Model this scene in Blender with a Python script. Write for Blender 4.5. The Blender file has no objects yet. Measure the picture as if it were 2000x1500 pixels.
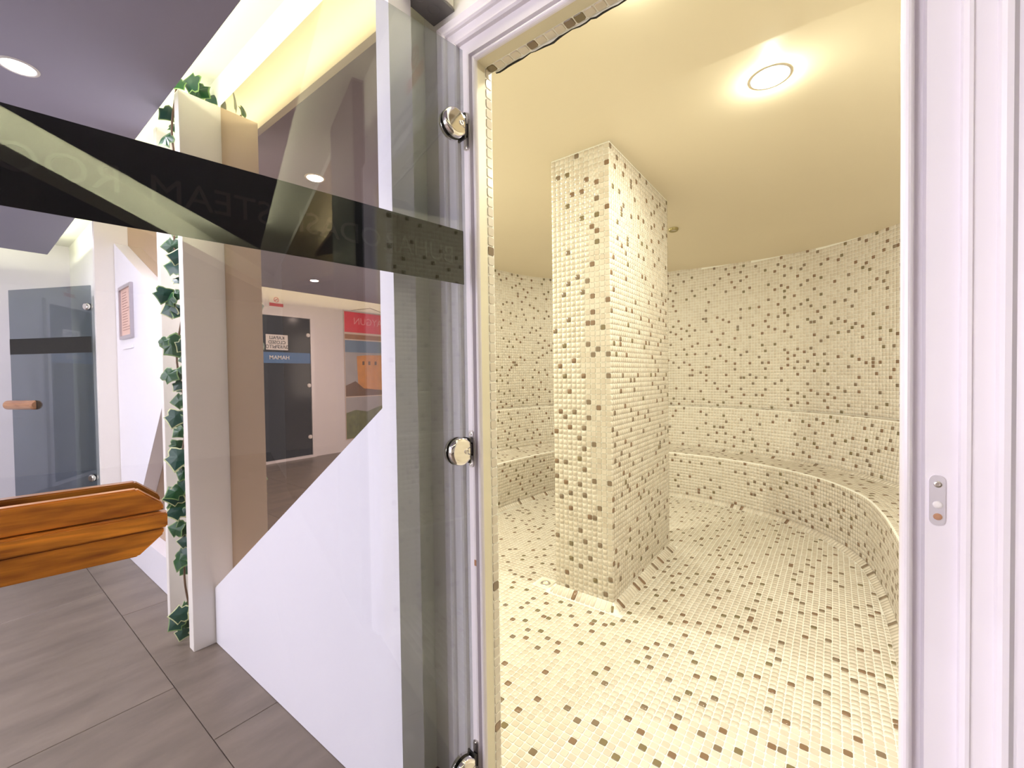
import bpy, bmesh, math, random
import numpy as np
from mathutils import Vector, Matrix

rnd = random.Random(7)
rng = np.random.default_rng(11)
S = bpy.context.scene
COL = S.collection

# ------------------------------------------------------------------ camera
F_PX, YAW, PITCH, ROLL = 827.8, 37.035, 1.105, -0.80
cd = bpy.data.cameras.new('camera')
cam = bpy.data.objects.new('camera', cd)
COL.objects.link(cam)
cd.sensor_fit = 'HORIZONTAL'
cd.sensor_width = 36.0
cd.lens = F_PX / 2000.0 * 36.0
cd.clip_start = 0.02
_y, _p, _r = (math.radians(a) for a in (YAW, PITCH, ROLL))
_f = Vector((-math.sin(_y) * math.cos(_p), math.cos(_y) * math.cos(_p), -math.sin(_p)))
_rt = Vector((math.cos(_y), math.sin(_y), 0))
_up = _rt.cross(_f)
_rt2 = math.cos(_r) * _rt + math.sin(_r) * _up
_up2 = -math.sin(_r) * _rt + math.cos(_r) * _up
cam.matrix_world = Matrix((( _rt2.x, _up2.x, -_f.x, 0.0), (_rt2.y, _up2.y, -_f.y, 0.0),
                           (_rt2.z, _up2.z, -_f.z, 1.15), (0, 0, 0, 1)))
S.camera = cam

# ------------------------------------------------------------------ world, exposure, lights
w = bpy.data.worlds.new('world')
S.world = w
w.use_nodes = True
w.node_tree.nodes['Background'].inputs[0].default_value = (0.9, 0.92, 1.0, 1)
w.node_tree.nodes['Background'].inputs[1].default_value = 0.02
S.view_settings.view_transform = 'Standard'
S.view_settings.look = 'None'
S.view_settings.exposure = 0.0
S.view_settings.gamma = 1.0
S.view_settings.use_curve_mapping = False

def area_light(name, loc, direction, sx, sy, power, color, shape='RECTANGLE', spread=180):
    d = bpy.data.lights.new(name, 'AREA')
    d.shape = shape
    d.size = sx
    if shape in ('RECTANGLE', 'ELLIPSE'):
        d.size_y = sy
    d.energy = power
    d.color = color
    d.spread = math.radians(spread)
    o = bpy.data.objects.new(name, d)
    COL.objects.link(o)
    o.location = loc
    o.rotation_euler = Vector(direction).to_track_quat('-Z', 'Y').to_euler()
    return o

STEAM = (1.0, 0.99, 0.80)
def point_light(name, loc, radius, power, color):
    d = bpy.data.lights.new(name, 'POINT')
    d.energy = power
    d.shadow_soft_size = radius
    d.color = color
    o = bpy.data.objects.new(name, d)
    COL.objects.link(o)
    o.location = loc
P_STEAM_A, P_STEAM_B = 22.5, 28.0
LAMPS_STEAM = [((-0.188, 1.906, 0), P_STEAM_A), ((-1.95, 1.73, 0), P_STEAM_B), ((-1.55, 3.35, 0), 8.0), ((-0.45, 1.22, 0.0335), 4.0)]  # last pair are unseen lamps, added for far walls and pillar front
for (lx, ly, lz), pw in LAMPS_STEAM:
    area_light('steam_lamp_light', (lx, ly, 2.246 + lz), (0, 0, -1), 0.10, 0.10, pw * 0.80, STEAM, 'DISK')
    point_light('steam_lamp_glow', (lx, ly, 2.259 + lz), 0.004, pw * 0.34, STEAM)

DOWN = [(-2.41, 0.18, 30), (-4.94, -1.16, 19), (-2.41, -1.35, 55), (-4.94, 0.12, 9), (-1.0, -2.6, 26), (-0.95, -1.0, 8), (-3.7, -2.6, 24)]
for lx, ly, pw in DOWN:
    area_light('downlight_light', (lx, ly, 2.318), (0, 0, -1), 0.08, 0.08, pw, (1.0, 0.91, 1.0), 'DISK')

# daylight added behind the viewer to brighten the panels; its window is unseen
area_light('rear_fill_light', (-2.6, -3.64, 1.45), (0, 1, 0), 2.4, 1.5, 116, (0.97, 0.93, 1.0))

COVE = (1.0, 0.98, 0.66)
def strip_light(a, b, z, out, power, width=0.02):
    a, b = Vector((a[0], a[1], z)), Vector((b[0], b[1], z))
    L = (b - a).length
    d = bpy.data.lights.new('cove_light', 'AREA')
    d.shape = 'RECTANGLE'
    d.size = L
    d.size_y = width
    d.energy = power * L
    d.color = COVE
    o = bpy.data.objects.new('cove_light', d)
    COL.objects.link(o)
    zax = -Vector((out[0], out[1], 0.75)).normalized()
    xax = (b - a).normalized()
    yax = zax.cross(xax)
    m = Matrix((xax, yax, zax)).transposed().to_4x4()
    m.translation = (a + b) / 2
    o.matrix_world = m
P_COVE = 4.6
strip_light((-5.7, 0.50), (2.5, 0.50), 2.385, (0, 1), P_COVE)
strip_light((2.55, 0.44), (0.40, -0.86), 2.385, (0.51, -0.86), P_COVE * 11.5)
strip_light((-5.68, 0.5), (-5.68, -3.2), 2.385, (-1, 0), P_COVE * 0.7)

# ------------------------------------------------------------------ materials
def nt(name):
    m = bpy.data.materials.new(name)
    m.use_nodes = True
    t = m.node_tree
    for n in list(t.nodes):
        t.nodes.remove(n)
    return m, t, t.nodes.new('ShaderNodeOutputMaterial')

def mat(name, col, rough=0.5, metal=0.0, spec=0.5, noise=0.0, nscale=8.0, bump=0.0, bscale=60.0, emit=None, estr=0.0, coat=0.0):
    m, t, out = nt(name)
    b = t.nodes.new('ShaderNodeBsdfPrincipled')
    t.links.new(b.outputs[0], out.inputs[0])
    b.inputs['Base Color'].default_value = (*col, 1)
    b.inputs['Roughness'].default_value = rough
    b.inputs['Metallic'].default_value = metal
    b.inputs['Specular IOR Level'].default_value = spec
    if coat:
        b.inputs['Coat Weight'].default_value = coat
        b.inputs['Coat Roughness'].default_value = 0.05
    if emit:
        b.inputs['Emission Color'].default_value = (*emit, 1)
        b.inputs['Emission Strength'].default_value = estr
    if noise or bump:
        tc = t.nodes.new('ShaderNodeTexCoord')
    if noise:
        nz = t.nodes.new('ShaderNodeTexNoise')
        nz.inputs['Scale'].default_value = nscale
        nz.inputs['Detail'].default_value = 4
        t.links.new(tc.outputs['Object'], nz.inputs['Vector'])
        mx = t.nodes.new('ShaderNodeMix')
        mx.data_type = 'RGBA'
        mx.inputs['A'].default_value = (*[c * (1 - noise) for c in col], 1)
        mx.inputs['B'].default_value = (*[min(1, c * (1 + noise)) for c in col], 1)
        t.links.new(nz.outputs[0], mx.inputs['Factor'])
        t.links.new(mx.outputs['Result'], b.inputs['Base Color'])
    if bump:
        n2 = t.nodes.new('ShaderNodeTexNoise')
        n2.inputs['Scale'].default_value = bscale
        n2.inputs['Detail'].default_value = 3
        t.links.new(tc.outputs['Object'], n2.inputs['Vector'])
        bp = t.nodes.new('ShaderNodeBump')
        bp.inputs['Strength'].default_value = bump
        bp.inputs['Distance'].default_value = 0.01
        t.links.new(n2.outputs[0], bp.inputs['Height'])
        t.links.new(bp.outputs[0], b.inputs['Normal'])
    return m

def glass_mat(name, tint, r0=0.04):
    m, t, out = nt(name)
    lw = t.nodes.new('ShaderNodeLayerWeight')
    lw.inputs[0].default_value = 0.5
    p = t.nodes.new('ShaderNodeMath'); p.operation = 'POWER'; p.inputs[1].default_value = 5
    t.links.new(lw.outputs['Facing'], p.inputs[0])
    ma = t.nodes.new('ShaderNodeMath'); ma.operation = 'MULTIPLY_ADD'
    ma.inputs[1].default_value = 1 - r0; ma.inputs[2].default_value = r0
    t.links.new(p.outputs[0], ma.inputs[0])
    tr = t.nodes.new('ShaderNodeBsdfTransparent'); tr.inputs[0].default_value = (*tint, 1)
    gl = t.nodes.new('ShaderNodeBsdfGlossy'); gl.inputs['Roughness'].default_value = 0.0
    gl.inputs[0].default_value = (1, 1, 1, 1)
    mx = t.nodes.new('ShaderNodeMixShader')
    t.links.new(ma.outputs[0], mx.inputs[0])
    t.links.new(tr.outputs[0], mx.inputs[1])
    t.links.new(gl.outputs[0], mx.inputs[2])
    t.links.new(mx.outputs[0], out.inputs[0])
    return m

def wood_mat(name, c1, c2, scale=(9, 9, 1.2), axis=0):
    m, t, out = nt(name)
    b = t.nodes.new('ShaderNodeBsdfPrincipled')
    t.links.new(b.outputs[0], out.inputs[0])
    b.inputs['Roughness'].default_value = 0.32
    b.inputs['Coat Weight'].default_value = 0.35
    b.inputs['Coat Roughness'].default_value = 0.15
    tc = t.nodes.new('ShaderNodeTexCoord')
    mp = t.nodes.new('ShaderNodeMapping')
    mp.inputs['Scale'].default_value = scale
    t.links.new(tc.outputs['Object'], mp.inputs['Vector'])
    n1 = t.nodes.new('ShaderNodeTexNoise')
    n1.inputs['Scale'].default_value = 3.0; n1.inputs['Detail'].default_value = 6; n1.inputs['Distortion'].default_value = 1.2
    t.links.new(mp.outputs[0], n1.inputs['Vector'])
    n2 = t.nodes.new('ShaderNodeTexNoise')
    n2.inputs['Scale'].default_value = 14.0; n2.inputs['Detail'].default_value = 5
    t.links.new(mp.outputs[0], n2.inputs['Vector'])
    ad = t.nodes.new('ShaderNodeMath'); ad.operation = 'MULTIPLY_ADD'; ad.inputs[1].default_value = 0.35
    t.links.new(n2.outputs[0], ad.inputs[0]); t.links.new(n1.outputs[0], ad.inputs[2])
    rp = t.nodes.new('ShaderNodeValToRGB')
    rp.color_ramp.elements[0].position = 0.47; rp.color_ramp.elements[0].color = (*c2, 1)
    rp.color_ramp.elements[1].position = 0.82; rp.color_ramp.elements[1].color = (*c1, 1)
    t.links.new(ad.outputs[0], rp.inputs[0])
    t.links.new(rp.outputs[0], b.inputs['Base Color'])
    return m

M = {}
M['wall'] = mat('wall_paint', (0.80, 0.77, 0.76), 0.55, noise=0.03, nscale=3)
M['wall_end'] = mat('wall_paint_lavender', (0.80, 0.76, 0.80), 0.55, noise=0.03, nscale=3)
M['ceiling'] = mat('ceiling_paint', (0.34, 0.325, 0.41), 0.8, noise=0.03, nscale=2)
M['slab'] = mat('cove_paint', (0.86, 0.85, 0.78), 0.8)
M['white'] = mat('white_lacquer', (0.90, 0.87, 0.92), 0.22, noise=0.015, nscale=2)
M['fin'] = mat('white_board', (0.88, 0.82, 0.75), 0.35, noise=0.02, nscale=3)
M['frame'] = mat('frame_paint', (0.80, 0.755, 0.80), 0.30, noise=0.03, nscale=5)
M['reveal'] = mat('reveal_paint', (0.72, 0.66, 0.52), 0.45, noise=0.04, nscale=10)
M['steam_ceiling'] = mat('steam_ceiling_paint', (0.82, 0.73, 0.565), 0.42, noise=0.02, nscale=2.5)
M['grout'] = mat('grout', (0.93, 0.915, 0.85), 0.6)
M['black_film'] = mat('black_film', (0.006, 0.006, 0.008), 0.5, spec=0.2)
M['film_letter'] = mat('film_letter', (0.034, 0.032, 0.032), 0.5, spec=0.2)
M['chrome'] = mat('chrome', (0.83, 0.80, 0.76), 0.07, metal=1.0)
M['steel'] = mat('brushed_steel', (0.72, 0.68, 0.66), 0.28, metal=1.0)
M['dark_hole'] = mat('dark_gap', (0.012, 0.010, 0.008), 0.7)
M['gasket'] = mat('black_gasket', (0.015, 0.013, 0.012), 0.4)
M['ivy'] = mat('ivy_green', (0.008, 0.060, 0.014), 0.35, noise=0.5, nscale=30, spec=0.4)
M['ivy2'] = mat('ivy_blue_green', (0.009, 0.050, 0.030), 0.33, noise=0.45, nscale=30, spec=0.4)
M['ivy_rim'] = mat('ivy_cream_rim', (0.50, 0.52, 0.26), 0.5, noise=0.15, nscale=40)
M['stem'] = mat('ivy_stem', (0.16, 0.09, 0.05), 0.7)
M['wood'] = wood_mat('handle_wood', (0.76, 0.28, 0.036), (0.17, 0.035, 0.006), (1.3, 8.0, 8.0))
M['wood_light'] = wood_mat('handle_wood_light', (0.60, 0.30, 0.14), (0.36, 0.14, 0.06), (1.5, 7, 7))
M['silver'] = mat('silver_frame', (0.55, 0.50, 0.53), 0.35, metal=0.7)
M['paper'] = mat('paper_peach', (0.78, 0.52, 0.42), 0.7)
M['paper_ink'] = mat('paper_ink', (0.42, 0.24, 0.19), 0.7)
M['sign_white'] = mat('sign_white', (0.80, 0.76, 0.74), 0.4)
M['sign_red'] = mat('sign_red', (0.62, 0.03, 0.03), 0.4)
M['ink'] = mat('ink_black', (0.02, 0.018, 0.018), 0.5)
M['poster_red'] = mat('poster_red', (0.80, 0.008, 0.03), 0.4)
M['poster_letter'] = mat('poster_letter', (0.88, 0.30, 0.32), 0.4)
M['poster_white'] = mat('poster_white', (0.72, 0.58, 0.50), 0.4)
M['poster_brown'] = mat('poster_brown', (0.36, 0.15, 0.04), 0.4, noise=0.3, nscale=14)
M['poster_blue'] = mat('poster_blue', (0.13, 0.22, 0.36), 0.4, noise=0.25, nscale=5)
M['poster_grey'] = mat('poster_grey', (0.40, 0.38, 0.40), 0.4, noise=0.2, nscale=6)
M['poster_orange'] = mat('poster_orange', (0.72, 0.30, 0.05), 0.4, noise=0.35, nscale=9)
M['poster_dark'] = mat('poster_dark', (0.16, 0.07, 0.02), 0.4, noise=0.4, nscale=12)
M['poster_green'] = mat('poster_green', (0.16, 0.18, 0.06), 0.4, noise=0.6, nscale=16)
M['blue_band'] = mat('blue_band', (0.02, 0.13, 0.36), 0.4)
M['black_glass'] = mat('dark_interior', (0.006, 0.006, 0.008), 0.12, spec=0.15)
M['box_grey'] = mat('box_grey', (0.17, 0.16, 0.17), 0.5)
M['box_white'] = mat('box_white', (0.70, 0.66, 0.62), 0.45)
M['drain'] = mat('drain_white', (0.86, 0.82, 0.70), 0.35)
M['lamp'] = mat('lamp_glow', (1, 1, 1), 0.4, emit=(1.0, 0.93, 0.74), estr=26.0)
M['down'] = mat('downlight_glow', (1, 1, 1), 0.4, emit=(1.0, 0.90, 0.88), estr=30.0)
M['led'] = mat('led_glow', (1, 1, 1), 0.4, emit=COVE, estr=8.0)
M['rear_fill'] = mat('rear_fill_pane', (0.9, 0.9, 1.0), 0.3, emit=(0.96, 0.95, 1.0), estr=4.0)  # glowing pane for the added rear window
M['rust'] = mat('chipped_paint', (0.45, 0.24, 0.14), 0.8)
M['glass'] = glass_mat('tinted_door_glass', (0.755, 0.775, 0.79), 0.04)
M['glass_far'] = glass_mat('grey_door_glass', (0.52, 0.56, 0.60), 0.05)
def mirror_mat():
    m, t, out = nt('bronze_mirror')
    g = t.nodes.new('ShaderNodeBsdfGlossy'); g.inputs[0].default_value = (0.63, 0.495, 0.365, 1); g.inputs['Roughness'].default_value = 0.0
    d = t.nodes.new('ShaderNodeBsdfDiffuse'); d.inputs[0].default_value = (0.03, 0.028, 0.026, 1)
    a = t.nodes.new('ShaderNodeAddShader')
    t.links.new(g.outputs[0], a.inputs[0]); t.links.new(d.outputs[0], a.inputs[1]); t.links.new(a.outputs[0], out.inputs[0])
    return m
M['mirror'] = mirror_mat()
TL = [mat('tile_cream', (0.725, 0.655, 0.56), 0.22, spec=0.6), mat('tile_sand', (0.68, 0.605, 0.51), 0.22, spec=0.6),
      mat('tile_ivory', (0.755, 0.69, 0.60), 0.22, spec=0.6),
      mat('tile_brown', (0.25, 0.155, 0.095), 0.2, spec=0.6), mat('tile_grey', (0.245, 0.178, 0.120), 0.2, spec=0.6),
      mat('tile_olive', (0.225, 0.175, 0.095), 0.2, spec=0.6)]

def floor_tile_mat(name, k):
    m, t, out = nt(name)
    b = t.nodes.new('ShaderNodeBsdfPrincipled')
    t.links.new(b.outputs[0], out.inputs[0])
    b.inputs['Roughness'].default_value = 0.38
    tc = t.nodes.new('ShaderNodeTexCoord')
    mp = t.nodes.new('ShaderNodeMapping'); mp.inputs['Scale'].default_value = (5.0, 1.3, 1)
    mp.inputs['Location'].default_value = (k * 3.7, k * 1.9, 0)
    mp.inputs['Rotation'].default_value = (0, 0, 0.18)
    t.links.new(tc.outputs['Object'], mp.inputs['Vector'])
    n = t.nodes.new('ShaderNodeTexNoise'); n.inputs['Scale'].default_value = 1.8; n.inputs['Detail'].default_value = 6; n.inputs['Roughness'].default_value = 0.62
    t.links.new(mp.outputs[0], n.inputs['Vector'])
    rp = t.nodes.new('ShaderNodeValToRGB')
    rp.color_ramp.elements[0].position = 0.30; rp.color_ramp.elements[0].color = (0.130, 0.100, 0.078, 1)
    rp.color_ramp.elements[1].position = 0.72; rp.color_ramp.elements[1].color = (0.220, 0.172, 0.135, 1)
    t.links.new(n.outputs[0], rp.inputs[0])
    t.links.new(rp.outputs[0], b.inputs['Base Color'])
    return m
FT = [floor_tile_mat('stone_tile_%s' % c, i) for i, c in enumerate('abc')]
M['joint'] = mat('floor_joint', (0.125, 0.10, 0.082), 0.8)

# ------------------------------------------------------------------ mesh helpers
def link(o, parent=None):
    COL.objects.link(o)
    if parent is not None:
        o.parent = parent
    return o

def mesh_obj(name, verts, faces, mats, idx=None, parent=None, smooth=False):
    me = bpy.data.meshes.new(name)
    me.from_pydata([tuple(map(float, v)) for v in verts], [], [tuple(map(int, f)) for f in faces])
    for m in (mats if isinstance(mats, (list, tuple)) else [mats]):
        me.materials.append(m)
    if idx is not None:
        me.polygons.foreach_set('material_index', np.asarray(idx, dtype=np.int32))
    if smooth:
        me.polygons.foreach_set('use_smooth', np.ones(len(me.polygons), dtype=bool))
    me.update()
    return link(bpy.data.objects.new(name, me), parent)

def bm_obj(name, bm, mats, parent=None, smooth=False, loc=None):
    me = bpy.data.meshes.new(name)
    bmesh.ops.recalc_face_normals(bm, faces=bm.faces)
    bm.to_mesh(me)
    bm.free()
    for m in (mats if isinstance(mats, (list, tuple)) else [mats]):
        me.materials.append(m)
    if smooth:
        for p in me.polygons:
            p.use_smooth = True
    o = link(bpy.data.objects.new(name, me), parent)
    if loc is not None:
        o.location = loc
    return o

def bm_box(bm, x0, x1, y0, y1, z0, z1, mi=0, bevel=0.0):
    vs = [bm.verts.new(p) for p in ((x0, y0, z0), (x1, y0, z0), (x1, y1, z0), (x0, y1, z0), (x0, y0, z1), (x1, y0, z1), (x1, y1, z1), (x0, y1, z1))]
    fs = []
    for f in ((0, 3, 2, 1), (4, 5, 6, 7), (0, 1, 5, 4), (1, 2, 6, 5), (2, 3, 7, 6), (3, 0, 4, 7)):
        q = bm.faces.new([vs[i] for i in f]); q.material_index = mi; fs.append(q)
    if bevel:
        es = {e for f in fs for e in f.edges}
        bmesh.ops.bevel(bm, geom=list(es), offset=bevel, segments=2, affect='EDGES')

def box(name, x0, x1, y0, y1, z0, z1, m, parent=None, bevel=0.0):
    bm = bmesh.new()
    bm_box(bm, min(x0, x1), max(x0, x1), min(y0, y1), max(y0, y1), min(z0, z1), max(z0, z1), 0, bevel)
    return bm_obj(name, bm, m, parent)

def prism_y(name, pts, y0, y1, m, parent=None, bevel=0.0):
    """polygon in (x, z) given a thickness along y"""
    bm = bmesh.new()
    a = [bm.verts.new((x, y0, z)) for x, z in pts]
    b = [bm.verts.new((x, y1, z)) for x, z in pts]
    bm.faces.new(a); bm.faces.new(b[::-1])
    n = len(pts)
    for i in range(n):
        bm.faces.new((a[i], b[i], b[(i + 1) % n], a[(i + 1) % n]))
    if bevel:
        bmesh.ops.bevel(bm, geom=list(bm.edges), offset=bevel, segments=2, affect='EDGES')
    return bm_obj(name, bm, m, parent)

def prism_z(name, pts, z0, z1, m, parent=None):
    bm = bmesh.new()
    a = [bm.verts.new((x, y, z0)) for x, y in pts]
    b = [bm.verts.new((x, y, z1)) for x, y in pts]
    bm.faces.new(a); bm.faces.new(b[::-1])
    n = len(pts)
    for i in range(n):
        bm.faces.new((a[i], b[i], b[(i + 1) % n], a[(i + 1) % n]))
    return bm_obj(name, bm, m, parent)

def lathe(name, prof, m, parent=None, seg=32, mtx=None, cut=None):
    """prof: (radius, height) pairs round local z"""
    bm = bmesh.new()
    rings = []
    for r, h in prof:
        if r < 1e-6:
            rings.append([bm.verts.new((0, 0, h))])
        else:
            rings.append([bm.verts.new((r * math.cos(2 * math.pi * i / seg), r * math.sin(2 * math.pi * i / seg), h)) for i in range(seg)])
    for a, b in zip(rings, rings[1:]):
        for i in range(seg):
            j = (i + 1) % seg
            if len(a) == 1 and len(b) == 1:
                continue
            if len(a) == 1:
                bm.faces.new((a[0], b[i], b[j]))
            elif len(b) == 1:
                bm.faces.new((a[i], a[j], b[0]))
            else:
                bm.faces.new((a[i], a[j], b[j], b[i]))
    if cut is not None:      # drop what lies beyond local x = cut
        g = bm.verts[:] + bm.edges[:] + bm.faces[:]
        r = bmesh.ops.bisect_plane(bm, geom=g, plane_co=(cut, 0, 0), plane_no=(1, 0, 0), clear_outer=True)
        bmesh.ops.holes_fill(bm, edges=[e for e in bm.edges if e.is_boundary], sides=0)
    o = bm_obj(name, bm, m, parent, smooth=False)
    for p in o.data.polygons:
        p.use_smooth = len(p.vertices) == 4
    if mtx is not None:
        o.matrix_basis = mtx
    return o

def empty(name, loc=(0, 0, 0), rotz=0.0):
    o = bpy.data.objects.new(name, None)
    o.empty_display_size = 0.05
    COL.objects.link(o)
    o.location = loc
    o.rotation_euler = (0, 0, rotz)
    return o

def tag(o, label=None, cat=None, group=None, kind=None):
    if label: o['label'] = label
    if cat: o['category'] = cat
    if group: o['group'] = group
    if kind: o['kind'] = kind
    return o

def copy_tree(o, parent=None):
    c = o.copy()
    COL.objects.link(c)
    c.parent = parent
    for ch in list(o.children):
        k = copy_tree(ch, c)
    return c

def text_mesh(name, body, size, m, parent, mtx, align='LEFT', depth=0.0004, extra=0.0):
    cu = bpy.data.curves.new(name, 'FONT')
    cu.body = body
    cu.size = size
    cu.align_x = align
    cu.align_y = 'CENTER'
    cu.extrude = depth
    cu.offset = extra
    cu.resolution_u = 3
    t = bpy.data.objects.new(name, cu)
    COL.objects.link(t)
    dg = bpy.context.evaluated_depsgraph_get()
    me = bpy.data.meshes.new_from_object(t.evaluated_get(dg))
    bpy.data.objects.remove(t)
    bpy.data.curves.remove(cu)
    me.materials.clear()
    me.materials.append(m)
    o = bpy.data.objects.new(name, me)
    link(o, parent)
    o.matrix_basis = mtx
    return o

def frame_mtx(loc, x, y):
    x = Vector(x).normalized(); y = Vector(y).normalized(); z = x.cross(y)
    m = Matrix((x, y, z)).transposed().to_4x4()
    m.translation = Vector(loc)
    return m

# ------------------------------------------------------------------ tile helpers
PITCH_T = 0.0264
def pick_mats(n, dark=0.078):
    r = rng.random(n)
    out = rng.integers(0, 3, n)
    d = r < dark
    out[d] = rng.choice([3, 3, 4, 4, 5], d.sum())
    return out

OCT = None
def tile_outline(octa, c=0.13):
    if octa:
        return np.array([(-1 + c * 2, -1), (1 - c * 2, -1), (1, -1 + c * 2), (1, 1 - c * 2), (1 - c * 2, 1), (-1 + c * 2, 1), (-1, 1 - c * 2), (-1, -1 + c * 2)])
    return np.array([(-1, -1), (1, -1), (1, 1), (-1, 1)])

def tile_arrays(C, U, V, hu, hv, octa, h=0.0016, inset=0.0012):
    C, U, V = (np.asarray(a, float) for a in (C, U, V))
    n = len(C)
    N = np.cross(U, V)
    hu = np.broadcast_to(hu, n)[:, None]; hv = np.broadcast_to(hv, n)[:, None]
    o = tile_outline(octa)
    k = len(o)
    vs = []
    for q in range(2):
        for a, b in o:
            ins = inset * q
            vs.append(C + U * (hu - ins) * a + V * (hv - ins) * b + N * (h * q - (0 if q else 0.0008)))
    verts = np.stack(vs, 1).reshape(-1, 3)
    loops, sizes = [], []
    base = (np.arange(n) * 2 * k)[:, None]
    top = base + np.arange(k, 2 * k)[None, :]
    sides = [np.concatenate([base + i, base + (i + 1) % k, base + k + (i + 1) % k, base + k + i], 1) for i in range(k)]
    return verts, top, sides, k

def tiles_stuff(name, C, U, V, hu, hv, mi, parent, octa=False):
    if len(C) == 0:
        return None
    verts, top, sides, k = tile_arrays(C, U, V, hu, hv, octa)
    n = len(C)
    loops = np.concatenate([np.concatenate([top] + sides, 1)], 0).reshape(-1)
    per = [k] + [4] * k
    sizes = np.tile(per, n)
    starts = np.concatenate([[0], np.cumsum(sizes)[:-1]])
    me = bpy.data.meshes.new(name)
    me.vertices.add(len(verts)); me.vertices.foreach_set('co', verts.reshape(-1).astype(np.float32))
    me.loops.add(len(loops)); me.loops.foreach_set('vertex_index', loops.astype(np.int32))
    me.polygons.add(len(sizes))
    me.polygons.foreach_set('loop_start', starts.astype(np.int32))
    for m in TL:
        me.materials.append(m)
    me.polygons.foreach_set('material_index', np.repeat(np.asarray(mi), k + 1).astype(np.int32))
    me.update(calc_edges=True)
    me.validate()
    o = link(bpy.data.objects.new(name, me), parent)
    o['kind'] = 'stuff'
    return o

_tile_cache = {}
def tile_single(C, U, V, hu, hv, mi, parent, name='tile'):
    key = (round(hu, 5), round(hv, 5), int(mi))
    if key not in _tile_cache:
        verts, top, sides, k = tile_arrays([(0, 0, 0)], [(1, 0, 0)], [(0, 1, 0)], hu, hv, True)
        me = bpy.data.meshes.new('tile')
        me.from_pydata(verts.tolist(), [], [top[0].tolist()] + [s[0].tolist() for s in sides])
        me.materials.append(TL[int(mi)])
        me.update()
        _tile_cache[key] = me
    o = bpy.data.objects.new(name, _tile_cache[key])
    COL.objects.link(o)
    o.parent = parent
    o.matrix_basis = frame_mtx(C, U, V)
    return o

CAMP = np.array([0, 0, 1.15]); RT, UPV, FW = (np.array(v) for v in (_rt2, _up2, _f))
def in_view_size(C):
    """how large a tile shows from where the room is entered (for choosing which ones become single objects)"""
    d = np.asarray(C) - CAMP
    z = d @ FW
    x = F_PX * (d @ RT) / np.maximum(z, 1e-3); y = F_PX * (d @ UPV) / np.maximum(z, 1e-3)
    ok = (z > 0.2) & (abs(x) < 1010) & (abs(y) < 760)
    return np.where(ok, 1.0 / np.maximum(z, 0.2), 0.0)

# ------------------------------------------------------------------ the steam room: plan curve
YW = 0.84                       # face of the wall that holds the doorway
CTRL = [(-2.25, 0.915), (-2.25, 1.5), (-2.25, 2.0), (-2.252, 2.765), (-2.235, 3.09), (-2.17, 3.55), (-1.98, 3.87), (-1.65, 4.04), (-1.21, 4.08),
        (-0.8, 4.03), (-0.4, 3.89), (-0.07, 3.633), (0.138, 3.28), (0.207, 2.93), (0.23, 2.6), (0.235, 2.37), (0.235, 1.7), (0.235, 0.915)]
def catmull(P, n=24):
    P = [np.array(p) for p in P]
    P = [2 * P[0] - P[1]] + P + [2 * P[-1] - P[-2]]
    out = []
    for i in range(1, len(P) - 2):
        for t in np.linspace(0, 1, n, endpoint=False):
            a, b, c, d = P[i - 1:i + 3]
            out.append(0.5 * ((2 * b) + (-a + c) * t + (2 * a - 5 * b + 4 * c - d) * t * t + (-a + 3 * b - 3 * c + d) * t ** 3))
    out.append(P[-2])
    return np.array(out)
BC = catmull(CTRL)
for _ in range(6):              # soften
    BC[1:-1] = (BC[:-2] + 2 * BC[1:-1] + BC[2:]) / 4
TAN = np.gradient(BC, axis=0); TAN /= np.linalg.norm(TAN, axis=1)[:, None]
NOR = np.stack([-TAN[:, 1], TAN[:, 0]], 1)          # away from the room
ARC = np.concatenate([[0], np.cumsum(np.linalg.norm(np.diff(BC, axis=0), axis=1))])
def ztop_of(i_arr):
    x = BC[i_arr, 0]
    t = np.clip((x + 1.2) / 1.25, 0, 1)
    past = np.asarray(i_arr) > int(np.argmin(np.abs(BC[:, 0] + 1.21) + (BC[:, 1] < 3.5) * 9))
    return np.where(past, 2.2 - 0.09 * t, 2.2)
ZTOP = ztop_of(np.arange(len(BC)))
OFF_WALL = 0.42

def strip_surface(name, prof, m, parent, ztop_last=False):
    """grout surface swept along the plan curve; prof: (offset, z)"""
    n = len(BC)
    verts, faces = [], []
    for j, (o, z) in enumerate(prof):
        P = BC + NOR * o
        zz = ZTOP + 0.02 if (ztop_last and j == len(prof) - 1) else np.full(n, z)
        verts += [(P[i, 0], P[i, 1], zz[i]) for i in range(n)]
    for j in range(len(prof) - 1):
        for i in range(n - 1):
            a = j * n + i
            faces.append((a, a + 1, a + n + 1, a + n))
    o = mesh_obj(name, verts, faces, m, None, parent)
    return o

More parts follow.
